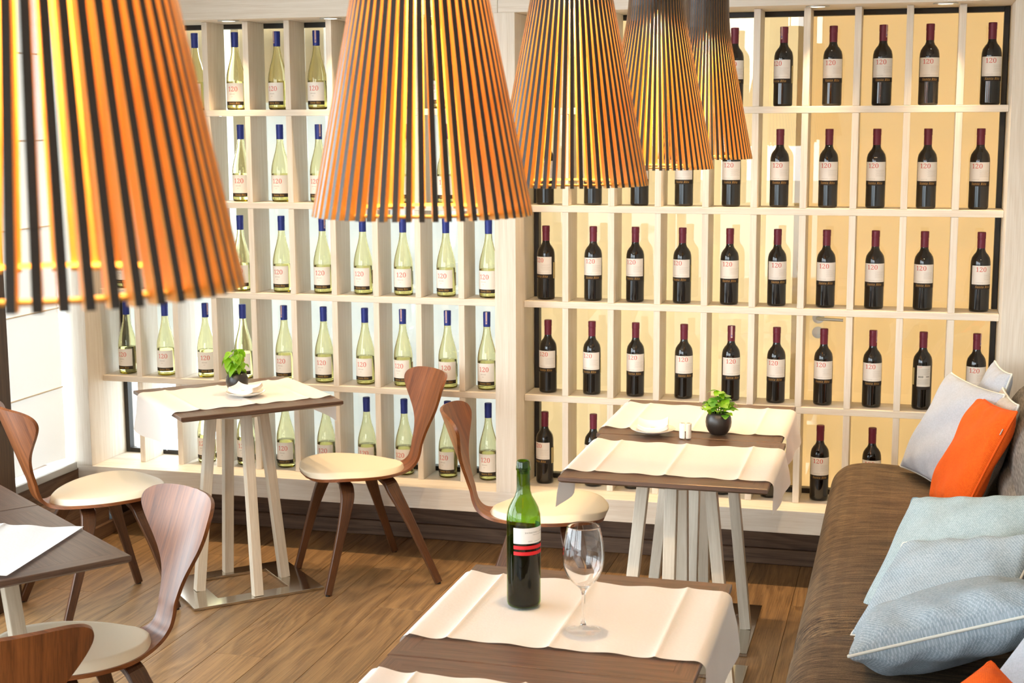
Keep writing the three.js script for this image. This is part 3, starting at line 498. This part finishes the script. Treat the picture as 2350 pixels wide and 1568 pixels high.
// ------------------------------------------------------------------ wine bottles on the rack
const ROW = ['top', 'second', 'third', 'fourth', 'bottom'], ORD = ['first', 'second', 'third', 'fourth', 'fifth', 'sixth', 'seventh', 'eighth', 'ninth', 'tenth'];
function bottleBase(kind) {
  const o = new THREE.Group();
  if (kind === 'red') {
    const R = 0.0363, prof = [[0, 0.004], [0.02, 0.002], [0.031, 0], [0.035, 0.003], [R, 0.009], [R, 0.178], [0.0355, 0.190], [0.0325, 0.203], [0.026, 0.214], [0.0185, 0.223], [0.0150, 0.232], [0.0143, 0.245], [0.0143, 0.262]];
    mesh('body', lathe(prof, 40), M.redGlass, o);
    mesh('cap', lathe([[0.0146, 0.238], [0.0148, 0.239], [0.0150, 0.270], [0.0146, 0.2705], [0.0146, 0.2735], [0.0155, 0.2745], [0.0156, 0.283], [0.0150, 0.2845], [0.0156, 0.286], [0.0155, 0.2965], [0.0145, 0.299], [0, 0.299]], 28), M.capRed, o);
    const lab = new THREE.CylinderGeometry(R + 0.0004, R + 0.0004, 0.0885, 28, 1, true, -1.25, 2.5).translate(0, 0.1305, 0); mesh('label', lab, M.redLabel, o);
    mesh('side_label', new THREE.CylinderGeometry(R + 0.0004, R + 0.0004, 0.066, 10, 1, true, 1.5, 1.0).translate(0, 0.119, 0), M.sideLabel, o);
  } else {
    const R = 0.0402, outer = [[0, 0.006], [0.022, 0.003], [0.034, 0], [0.0385, 0.003], [R, 0.010], [R, 0.120], [0.0398, 0.132], [0.0375, 0.150], [0.0330, 0.170], [0.0270, 0.192], [0.0215, 0.212], [0.0175, 0.230], [0.0150, 0.248], [0.0143, 0.262], [0.0143, 0.29]];
    const T = 0.0028, inner = outer.slice(2).map(([r, h]) => [r - T, Math.max(h, 0.006)]).reverse();
    mesh('body', lathe([...outer, ...inner, [0.02, 0.0075], [0, 0.0105]], 40), M.whiteGlass, o);
    const wine = [[0, 0.0112], [0.02, 0.0082], [0.030, 0.0066], [0.0350, 0.0075], [R - 0.0031, 0.014], [R - 0.0031, 0.119], [0, 0.119]]; mesh('wine', lathe(wine, 36), M.whiteWine, o);
    mesh('cap', lathe([[0.0146, 0.262], [0.0148, 0.2625], [0.0150, 0.296], [0.0146, 0.2965], [0.0146, 0.2985], [0.0153, 0.2995], [0.0154, 0.308], [0.0149, 0.3092], [0.0154, 0.3105], [0.0153, 0.322], [0.0143, 0.324], [0, 0.324]], 28), M.capBlue, o);
    mesh('label', new THREE.CylinderGeometry(R + 0.0004, R + 0.0004, 0.092, 28, 1, true, -1.1, 2.2).translate(0, 0.066, 0), M.whiteLabel, o);
    mesh('side_label', new THREE.CylinderGeometry(R + 0.0004, R + 0.0004, 0.055, 10, 1, true, 1.55, 0.9).translate(0, 0.072, 0), M.sideLabel, o);
  }
  return o;
}
const stampGeo = (r, y0, y1, a) => new THREE.CylinderGeometry(r, r, y1 - y0, 6, 1, true, a - 0.22, 0.44).translate(0, (y0 + y1) / 2, 0);
const protoR = bottleBase('red'), protoW = bottleBase('white');
const JX = (a) => a;   // measured offsets of single bottles from the middle of their cells
function placeBottle(kind, row, col, x, o = {}) {
  const b = (kind === 'red' ? protoR : protoW).clone(); b.name = numbered(kind === 'red' ? 'red_wine_bottle' : 'white_wine_bottle');
  b.userData = { label: `${kind} wine bottle${o.note ? ' ' + o.note : ''}, ${ORD[col]} from left on ${ROW[row]} shelf of ${kind === 'red' ? 'right' : 'left'} rack`, category: 'bottle', group: kind === 'red' ? 'red wine bottles' : 'white wine bottles' };
  b.position.set(x, SH[row] + 0.0005, -5.748 + (o.dz ?? 0)); b.rotation.y = o.turn ?? 0; scene.add(b);
  if (o.stamp !== undefined) mesh('tax_stamp', kind === 'red' ? stampGeo(0.0160, 0.252, 0.2995, o.stamp) : stampGeo(0.0158, 0.274, 0.3245, o.stamp), M.stamp, b);
  if (o.back) { b.children.filter(c => /label/.test(c.name)).forEach(c => b.remove(c)); mesh('back_label', new THREE.CylinderGeometry(0.0367, 0.0367, 0.092, 20, 1, true, -0.55, 1.5).translate(0, 0.126, 0), M.backLabel, b); mesh('side_label', new THREE.CylinderGeometry(0.0367, 0.0367, 0.066, 10, 1, true, -1.6, 0.7).translate(0, 0.129, 0), M.sideLabel, b); }
}
{
  const W = [ // measured x of the white wine; null leaves a cell empty
    [-3.345, -3.155, -2.968, -2.782, -2.59, -2.412, -2.225, -2.017, -1.871, -1.665],
    [-3.345, -3.16, -2.96, -2.769, -2.588, -2.412, -2.225, -2.035, -1.851, -1.668],
    [-3.35, -3.155, -2.968, -2.785, -2.593, -2.406, -2.224, -2.045, -1.857, -1.673],
    [-3.352, -3.162, -2.965, -2.787, -2.593, -2.41, -2.222, -2.052, -1.854, -1.683],
    [null, null, -2.98, -2.79, -2.60, -2.41, -2.222, -2.052, -1.858, -1.68]];
  const stampsW = { '0,4': -0.35, '0,5': 0.1, '1,5': 0.9, '3,3': -1.1, '3,2': 0.8, '3,4': -0.35, '3,7': 0.0, '3,8': -0.2, '3,9': 0.15, '0,3': -1.2, '2,5': 1.0 };
  W.forEach((R, r) => R.forEach((x, c) => x !== null && placeBottle('white', r, c, x, { turn: rr(-0.18, 0.18) + (r === 3 && c === 2 ? 0.3 : 0), stamp: stampsW[`${r},${c}`], note: stampsW[`${r},${c}`] !== undefined && Math.abs(stampsW[`${r},${c}`]) < 0.6 ? 'with strip on cap' : '' })));
  const Rd = [
    [-1.42, -1.236, -1.05, -0.868, -0.681, -0.494, -0.31, -0.127, 0.042, 0.262],
    [-1.433, -1.236, -1.047, -0.87, -0.685, -0.5, -0.315, -0.138, 0.048, 0.237],
    [-1.43, -1.234, -1.062, -0.873, -0.686, -0.501, -0.314, -0.131, 0.05, 0.255],
    [-1.422, -1.238, -1.058, -0.862, -0.674, -0.496, -0.314, -0.128, 0.059, 0.255],
    [-1.436, -1.231, -1.066, null, -0.70, -0.512, -0.318, -0.119, null, null]];
  const stampsR = { '0,5': -0.15, '0,7': 0.75, '3,4': -0.15, '3,7': 1.0, '3,9': 0.95 }, turnsR = { '0,5': -0.4, '2,0': -0.35, '2,5': 0.25, '2,9': 0.3, '3,3': 0.3, '3,4': 0.35, '0,9': 0.15, '4,0': -0.45, '2,3': -0.2 };
  Rd.forEach((R, r) => R.forEach((x, c) => x !== null && placeBottle('red', r, c, x, { turn: (turnsR[`${r},${c}`] ?? rr(-0.1, 0.12)), stamp: stampsR[`${r},${c}`], back: r === 3 && c === 8, note: r === 3 && c === 8 ? 'turned back to front' : stampsR[`${r},${c}`] === -0.15 ? 'with strip on cap' : '' })));
}

// ------------------------------------------------------------------ things on the tables
const TT = 0.7595;
{ // opened green bottle
  const t = thing('green_wine_bottle', 'opened green glass bottle with half its red wine, on the front table', 'bottle', null, [-0.778, TT, -2.925]);
  t.rotation.y = 0.26;
  const R = 0.0365, o = [[0, 0.014], [0.012, 0.010], [0.026, 0.002], [0.032, 0], [R - 0.001, 0.004], [R, 0.010], [R, 0.188], [0.0355, 0.202], [0.032, 0.216], [0.0255, 0.229], [0.0185, 0.241], [0.0150, 0.253], [0.0142, 0.268], [0.0140, 0.297], [0.0158, 0.298], [0.0158, 0.306], [0.0145, 0.3075], [0.0145, 0.316], [0.0130, 0.3185], [0.0100, 0.3175], [0.0097, 0.29]];
  mesh('glass', lathe(o, 64), M.greenGlass, t);
  mesh('wine', lathe([[0, 0.017], [0.012, 0.014], [0.026, 0.006], [0.032, 0.0045], [R - 0.0025, 0.010], [R - 0.0018, 0.016], [R - 0.0018, 0.150], [0, 0.150]], 48), M.redWine, t);
  const a0 = -0.62;
  mesh('label', new THREE.CylinderGeometry(R + 0.0004, R + 0.0004, 0.034, 40, 1, true, a0, 3.0).translate(0, 0.162, 0), std({ map: fontanaTex, roughness: 0.7, side: THREE.DoubleSide }), t);
  mesh('red_stripe', new THREE.CylinderGeometry(R + 0.0004, R + 0.0004, 0.0078, 40, 1, true, a0, 3.0).translate(0, 0.1365, 0), M.redStripe, t);
  mesh('red_stripe', new THREE.CylinderGeometry(R + 0.0004, R + 0.0004, 0.0078, 40, 1, true, a0, 3.0).translate(0, 0.1235, 0), M.redStripe, t);
}
{ // wine glass
  const t = thing('wine_glass', 'empty stemmed wine glass beside the green bottle', 'glass', null, [-0.618, TT, -2.795]);
  const o = [[0, 0], [0.034, 0], [0.0365, 0.001], [0.0362, 0.0022], [0.028, 0.0040], [0.012, 0.0075], [0.0058, 0.014], [0.0038, 0.028], [0.0034, 0.055], [0.0040, 0.078], [0.0062, 0.088], [0.013, 0.096], [0.0250, 0.107], [0.0355, 0.123], [0.0413, 0.142], [0.0425, 0.158], [0.0408, 0.180], [0.0370, 0.203], [0.0325, 0.222]];
  const inn = [[0.0315, 0.222], [0.0360, 0.203], [0.0398, 0.180], [0.0415, 0.158], [0.0402, 0.142], [0.0342, 0.124], [0.0236, 0.1085], [0.012, 0.0985], [0, 0.0955]];
  const sm = (P, n) => new THREE.SplineCurve(P.map(p => new THREE.Vector2(...p))).getPoints(n).map(v => [Math.max(0, v.x), v.y]);
  mesh('foot', lathe([[0, 0.0005], [0.034, 0.0005], [0.0365, 0.0012], [0.0362, 0.0022], [0.028, 0.0040], [0.012, 0.0075], [0.0062, 0.0125]], 64), M.glassPane, t);
  mesh('bowl', lathe([[0.0001, 0.0118], ...sm(o.slice(6), 70), [0.0320, 0.2224], ...sm(inn, 40)], 64), M.crystal, t);
}
function dish(label, x, z, turn, nap) {
  const t = thing('saucer', label, 'dish', 'white dishes', [x, TT, z], turn);
  mesh('plate', lathe([[0, 0.001], [0.028, 0], [0.032, 0.002], [0.052, 0.008], [0.068, 0.014], [0.0745, 0.0185], [0.0735, 0.0198], [0.066, 0.0165], [0.05, 0.0105], [0.03, 0.005], [0, 0.004]], 48), M.porcelain, t);
  const n = thing('paper_napkin', nap, 'napkin', 'folded paper napkins', [x, TT + 0.0125, z], turn + 0.1);
  for (let k = 0; k < 4; k++) { const w = 0.052 - 0.001 * k, d = 0.043, th = 0.0032, y0 = 0.0034 * k, F = (a, b) => y0 + 0.013 * Math.pow(Math.abs(a), 3) + 0.010 * Math.pow(Math.abs(b), 2.5) * (b < 0 ? 1 : 0.15);
    const top = gridGeo(12, 10, (u, v) => { const a = u * 2 - 1, b = 1 - v * 2; return [a * w, th + F(a, b), b * d]; }), bot = gridGeo(12, 10, (u, v) => { const a = u * 2 - 1, b = v * 2 - 1; return [a * w, F(a, b), b * d]; });
    const rim = gridGeo(48, 1, (u, v) => { const q = u * 4, e = Math.floor(Math.min(q, 3.999)), f = (q - e) * 2 - 1, [a, b] = [[f, 1], [1, -f], [-f, -1], [-1, f]][e]; return [a * w, v * th + F(a, b), b * d]; });
    mesh('fold', mergeGeometries([top, bot, rim]), k === 3 ? M.napkin : M.napkinEdge, n); }
}
dish('white saucer with napkins on the far table pair, beside the salt and pepper', -0.805, -4.70, 0.05, 'folded paper napkin on the far tables, with a small green mark');
dish('white saucer with napkins in front of the basil on the small table', -2.415, -4.985, -0.1, 'stack of folded paper napkins in front of the basil');
{ // salt and pepper: two half ovals
  const half = (label, x, z, turn) => { const t = thing('shaker', label, 'shaker', 'salt and pepper', [x, TT - 0.002, z], turn); const s = new THREE.Shape(); s.moveTo(0, -0.016); s.lineTo(0.004, -0.016); s.absellipse(0.004, 0, 0.014, 0.016, -Math.PI / 2, Math.PI / 2, false); s.lineTo(0, 0.016); s.lineTo(0, -0.016); const g = new THREE.ExtrudeGeometry(s, { depth: 0.044, bevelEnabled: true, bevelThickness: 0.003, bevelSize: 0.003, bevelOffset: -0.003, bevelSegments: 4, curveSegments: 16 }); g.rotateX(-Math.PI / 2); g.translate(0, 0.003, 0); mesh('pot', g, M.porcelain, t); const h = new THREE.CylinderGeometry(0.0012, 0.0012, 0.0006, 8); const hs = []; for (const [a, b] of [[0.006, 0], [0.010, 0.004], [0.010, -0.004]]) hs.push(h.clone().translate(a, 0.0503, b)); mesh('holes', mergeGeometries(hs), M.black, t); };
  half('white porcelain shaker, right half of the pair beside the potted herb', -0.6895, -4.665, 0.15); half('white porcelain shaker, left half of the pair beside the saucer', -0.6935, -4.665, Math.PI + 0.15);
}
// plants
function leafGeo(L, W, bend, cup, jag) {
  return gridGeo(8, 4, (u, v) => { const s = (v - 0.5) * 2, w = W * Math.pow(Math.sin(Math.PI * Math.pow(u, 0.75)), 0.8) * (1 + (jag ? jag * (((u * 8) | 0) % 2 ? 0.35 : -0.15) * Math.abs(s) : 0)) ; const x = s * w * 0.5; return [x, bend * u * u * -L + cup * Math.abs(s) * w * 0.5 - 0.02 * L * Math.sin(u * 9) * Math.abs(s), L * u]; });
}
function plantPot(t) {
  mesh('pot', lathe([[0, 0], [0.026, 0], [0.028, 0.002], [0.0355, 0.012], [0.0415, 0.026], [0.0432, 0.040], [0.0415, 0.055], [0.036, 0.067], [0.031, 0.0725], [0.0285, 0.073], [0.0285, 0.069], [0.033, 0.062], [0.036, 0.055], [0, 0.055]], 48), M.pot, t);
  mesh('soil', lathe([[0, 0.0605], [0.02, 0.0595], [0.033, 0.0575]], 24), M.soil, t);
}
function plant(label, x, z, n, spread, H, kind) {
  const t = thing(kind === 'basil' ? 'potted_basil' : 'potted_mint', label, 'potted plant', 'potted herbs', [x, TT, z]); plantPot(t);
  const geos = kind === 'basil' ? [leafGeo(0.050, 0.038, 0.35, 0.35), leafGeo(0.040, 0.031, 0.5, 0.3)] : [leafGeo(0.040, 0.032, 0.3, 0.15, 0.5), leafGeo(0.033, 0.027, 0.15, 0.2, 0.5)];
  const stems = kind === 'basil' ? [[-0.03, 0.075, 0.01], [-0.012, 0.095, 0.012], [0.004, 0.105, -0.004], [0.014, 0.10, 0.008], [-0.02, 0.055, 0.022], [0.012, 0.045, 0.02], [0.022, 0.06, 0.004]] : [[-0.035, 0.05, 0.01], [-0.02, 0.075, 0.0], [0.0, 0.10, -0.005], [0.018, 0.09, 0.0], [0.034, 0.06, 0.0], [0.0, 0.05, 0.02], [0.024, 0.035, 0.018], [-0.012, 0.06, 0.018], [0.012, 0.07, -0.02]];
  for (const [sx, sy, sz] of stems) {
    const tip = V(sx, 0.058 + sy * H, sz), base = V(sx * 0.3, 0.056, sz * 0.3); mesh('stem', tube([base, V(sx * 0.5, 0.06 + sy * H * 0.6, sz * 0.6), tip], 0.0011, 8, 5), M.stem, t);
    const m = kind === 'basil' ? 4 : 6; const a0 = rr(0, 6.28);
    for (let k = 0; k < m; k++) { const l = mesh('leaf', geos[k % 2], rnd() < 0.6 ? M.leafA : (kind === 'basil' ? M.leafA : M.leafB), t); const a = a0 + k * 6.283 / m + rr(-0.3, 0.3); l.position.set(tip.x, tip.y - (k > 1 ? rr(0.002, 0.02) : 0), tip.z); l.rotation.order = 'YXZ'; l.rotation.set(kind === 'basil' ? rr(0.1, 0.9) : rr(-0.35, 0.55), a, rr(-0.3, 0.3)); const s = rr(0.75, 1.1); l.scale.set(s, s, s); }
  }
}
plant('basil in a round dark pot on the small table by the window', -2.49, -5.07, 7, 1, 1.0, 'basil');
plant('bushy green herb in a round black pot on the far tables', -0.594, -4.75, 9, 1, 0.85, 'mint');

// ------------------------------------------------------------------ sofa
{
  const t = thing('sofa', 'long brown woven bench sofa along the right side', 'sofa', null, [0, 0, 0]);
  const x0 = -0.262, x1 = 0.40;
  const cushion = (z0, z1, name) => {
    const nz = 24, nx = 30, sec = [[x1, 0.30], [x1, 0.505], [0.2, 0.522], [0.0, 0.530], [-0.14, 0.526], [-0.205, 0.508], [-0.243, 0.470], [-0.258, 0.42], [-0.256, 0.36], [-0.236, 0.30], [-0.2, 0.285], [x1, 0.285]];
    const cv = new THREE.CatmullRomCurve3(sec.map(p => V(p[0], p[1], 0)), false, 'centripetal');
    const g = gridGeo(64, nz, (u, v) => { const p = cv.getPoint(u), zc = (z0 + z1) / 2, hz = (z1 - z0) / 2, s = (v - 0.5) * 2, e = 0.04; const k = Math.abs(s) * hz, in_ = Math.max(0, k - (hz - e)) / e, sh = 1 - Math.sqrt(Math.max(0, 1 - in_ * in_)); const cx = 0.1, cy = 0.40; return [p.x + (cx - p.x) * sh * 0.10, p.y + (cy - p.y) * sh * 0.35 + 0.006 * Math.sin(p.x * 9 + s * 3), zc + s * hz]; }, (u, v, p) => [u * 1.7, p[2]]);
    const cap = z => { const s = new THREE.Shape(); for (let k = 0; k <= 40; k++) { const p = cv.getPoint(k / 40), cx = 0.1, cy = 0.40, X = p.x + (cx - p.x) * 0.10, Y = p.y + (cy - p.y) * 0.35; k ? s.lineTo(X, Y) : s.moveTo(X, Y); } const c = new THREE.ShapeGeometry(s); c.translate(0, 0, z); return c; };
    const m = mesh(name, mergeGeometries([g, cap(z0), cap(z1)]), M.sofa, t);
    return m;
  };
  cushion(-5.50, -3.62, 'seat_cushion'); cushion(-3.615, -1.9, 'seat_cushion');
  mesh('base', box(-0.19, 0.75, 0.05, 0.29, -5.5, -1.9, 0.01, 'z'), M.sofa, t);
  for (const [x, z] of [[-0.12, -5.3], [0.65, -5.3], [-0.12, -2.1], [0.65, -2.1]]) mesh('foot', new THREE.CylinderGeometry(0.025, 0.02, 0.05, 16).translate(x, 0.025, z), M.black, t);
  const roll = (cx, cy, rx, ry, z0, z1, name, mat) => mesh(name, gridGeo(32, 20, (u, v) => { const a = u * 2 * Math.PI, s = (v - 0.5) * 2, k = Math.pow(Math.max(0, 1 - Math.pow(Math.abs(s), 14)), 0.5); return [cx + rx * k * Math.sign(Math.cos(a)) * Math.pow(Math.abs(Math.cos(a)), 0.8), cy + ry * k * Math.sign(Math.sin(a)) * Math.pow(Math.abs(Math.sin(a)), 0.8), (z0 + z1) / 2 + s * (z1 - z0) / 2]; }, (u, v) => [v * (z1 - z0), u * 0.9]), mat, t);
  roll(0.53, 0.685, 0.20, 0.222, -5.50, -3.62, 'back_cushion', M.sofaBack); roll(0.53, 0.685, 0.20, 0.222, -3.61, -1.9, 'back_cushion', M.sofaBack);
  roll(0.43, 0.60, 0.13, 0.10, -5.2, -3.64, 'bolster', M.sofaBack);
  mesh('back_frame', box(0.62, 0.78, 0.05, 0.80, -5.5, -1.9, 0.03, 'z'), M.sofaBack, t);
}
// pillows: centre, in-plane axes, half sizes, half thickness
function pillow(label, group, c, u, v, su, sv, T, fab, pipe, o = {}) {
  const t = thing('cushion', label, 'cushion', group, [0, 0, 0]);
  const U = V(...u).normalize(), W = V(...v); W.addScaledVector(U, -W.dot(U)).normalize(); const N = U.clone().cross(W);
  t.matrixAutoUpdate = true; const m = new THREE.Matrix4().makeBasis(U, W, N); t.quaternion.setFromRotationMatrix(m); t.position.set(...c);
  const n = 28, wr = o.wrinkle ?? 0.006, ph = o.phase ?? 0;
  const edge = (a, b) => { const k = 0.055; return [su * a * (1 - k * (1 - b * b)), sv * b * (1 - k * (1 - a * a))]; };
  const thick = (a, b) => { const q = (1 - Math.abs(a) ** 2.6), r = (1 - Math.abs(b) ** 2.6); let h = T * Math.pow(Math.max(0, q * r), 0.42); const rim = Math.min(1 - Math.abs(a), 1 - Math.abs(b)); h += wr * Math.sin((a * 7 + b * 3) * 1.7 + ph) * Math.exp(-rim * 5) * smooth(0, 0.08, rim) + wr * 0.7 * Math.sin(a * 4 - b * 6 + ph * 2) * smooth(0, 0.3, rim); return Math.max(h, 0.0008); };
  const warp = (a, b) => (o.bend ?? 0) * (a * a - 0.3) + (o.bend2 ?? 0) * (b * b - 0.3);
  const f = s => (i, j) => { const a = Math.sin((i - 0.5) * Math.PI * 0.999), b = Math.sin((j - 0.5) * Math.PI * 0.999), e = edge(a, b); return [e[0], e[1], s * thick(a, b) + warp(a, b)]; };
  const sc = o.uv ?? 3.0, uvf = (i, j, p) => [p[0] * sc, p[1] * sc];
  const g1 = gridGeo(n * 2, n * 2, f(1), uvf), g2 = gridGeo(n * 2, n * 2, (i, j) => f(-1)(1 - i, j), uvf);
  mesh('cover', mergeGeometries([g1, g2]), fab, t);
  if (pipe) { const pts = []; const q = 18; for (let k = 0; k < 4 * q; k++) { const s = Math.floor(k / q), f0 = -1 + 2 * (k % q) / q; const [a, b] = [[f0, -1], [1, f0], [-f0, 1], [-1, -f0]][s]; const e = edge(a, b); pts.push(V(e[0], e[1], warp(a, b))); } mesh('piping', tube(pts, 0.0036, 160, 8, true), pipe, t); }
  if (o.zip) { const pts = []; for (let k = 0; k <= 12; k++) { const b = -0.8 + 1.6 * k / 12, e = edge(o.zip, b); pts.push(V(e[0] - 0.006 * o.zip, e[1], warp(o.zip, b) + 0.006)); } const z = mesh('zipper', tube(pts, 0.0028, 40, 6), M.zipTape, t); const p = pts[11]; mesh('zip_pull', new RoundedBoxGeometry(0.006, 0.022, 0.003, 1, 0.0012).translate(p.x + 0.004, p.y - 0.012, p.z + 0.006), M.alu, z); }
  return t;
}
const CG = 'scatter cushions on the sofa';
pillow('bright orange felt cushion with a zip, leaning on the sofa back', CG, [0.213, 0.692, -4.893], [0.23, 0.07, 0.97], [0.41, 0.9, -0.17], 0.195, 0.195, 0.055, M.orange, M.pipeOrange, { zip: 1, phase: 1, uv: 3 });
pillow('pale grey cushion partly hidden behind the orange one', CG, [0.155, 0.712, -5.19], [0.42, -0.02, 0.9], [0.43, 0.88, -0.18], 0.195, 0.19, 0.055, M.paleFab, M.pipeLight, { phase: 2 });
pillow('pale blue cushion whose pointed top shows at the far end of the sofa', CG, [0.27, 0.745, -5.30], [0.15, 0.0, 0.99], [0.3, 0.95, 0.0], 0.14, 0.19, 0.045, M.paleFab, M.pipeLight, { phase: 3 });
pillow('grey cushion of which only a corner shows behind the orange one', CG, [0.285, 0.715, -5.02], [0.1, 0.0, 0.99], [0.3, 0.95, 0.0], 0.16, 0.17, 0.04, M.greyFab, M.pipeLight, { phase: 4 });
pillow('blue tweed cushion with dark blue piping, rearmost of the three blue ones', CG, [0.135, 0.672, -3.84], [0.82, 0.2, 0.5], [0.37, 0.60, -0.72], 0.20, 0.20, 0.055, M.blueFab, M.pipeBlue, { phase: 5 });
pillow('blue twill cushion with cream piping, middle of the three blue ones', CG, [0.115, 0.652, -3.62], [0.82, 0.25, 0.5], [0.42, 0.5, -0.74], 0.20, 0.172, 0.05, M.twillFab, M.pipeLight, { phase: 6 });
pillow('plump blue twill cushion lying nearest the viewer, cream piping along its edge', CG, [0.115, 0.643, -3.36], [0.95, 0.30, -0.06], [-0.02, -0.24, -0.97], 0.225, 0.19, 0.085, M.twillFab, M.pipeLight, { phase: 7, wrinkle: 0.010 });
pillow('orange cushion corner at the bottom right edge of the picture', CG, [0.178, 0.60, -2.74], [0.72, 0.33, -0.61], [-0.69, 0.42, -0.59], 0.16, 0.16, 0.05, M.orange, M.pipeOrange, { phase: 8 });
pillow('pale cushion cut off by the bottom right corner of the picture', CG, [0.385, 0.685, -2.97], [0.75, -0.1, 0.65], [0.5, 0.68, -0.53], 0.19, 0.19, 0.05, M.paleFab, M.pipeLight, { phase: 9 });

shadows(scene);
renderer.render(scene, camera);
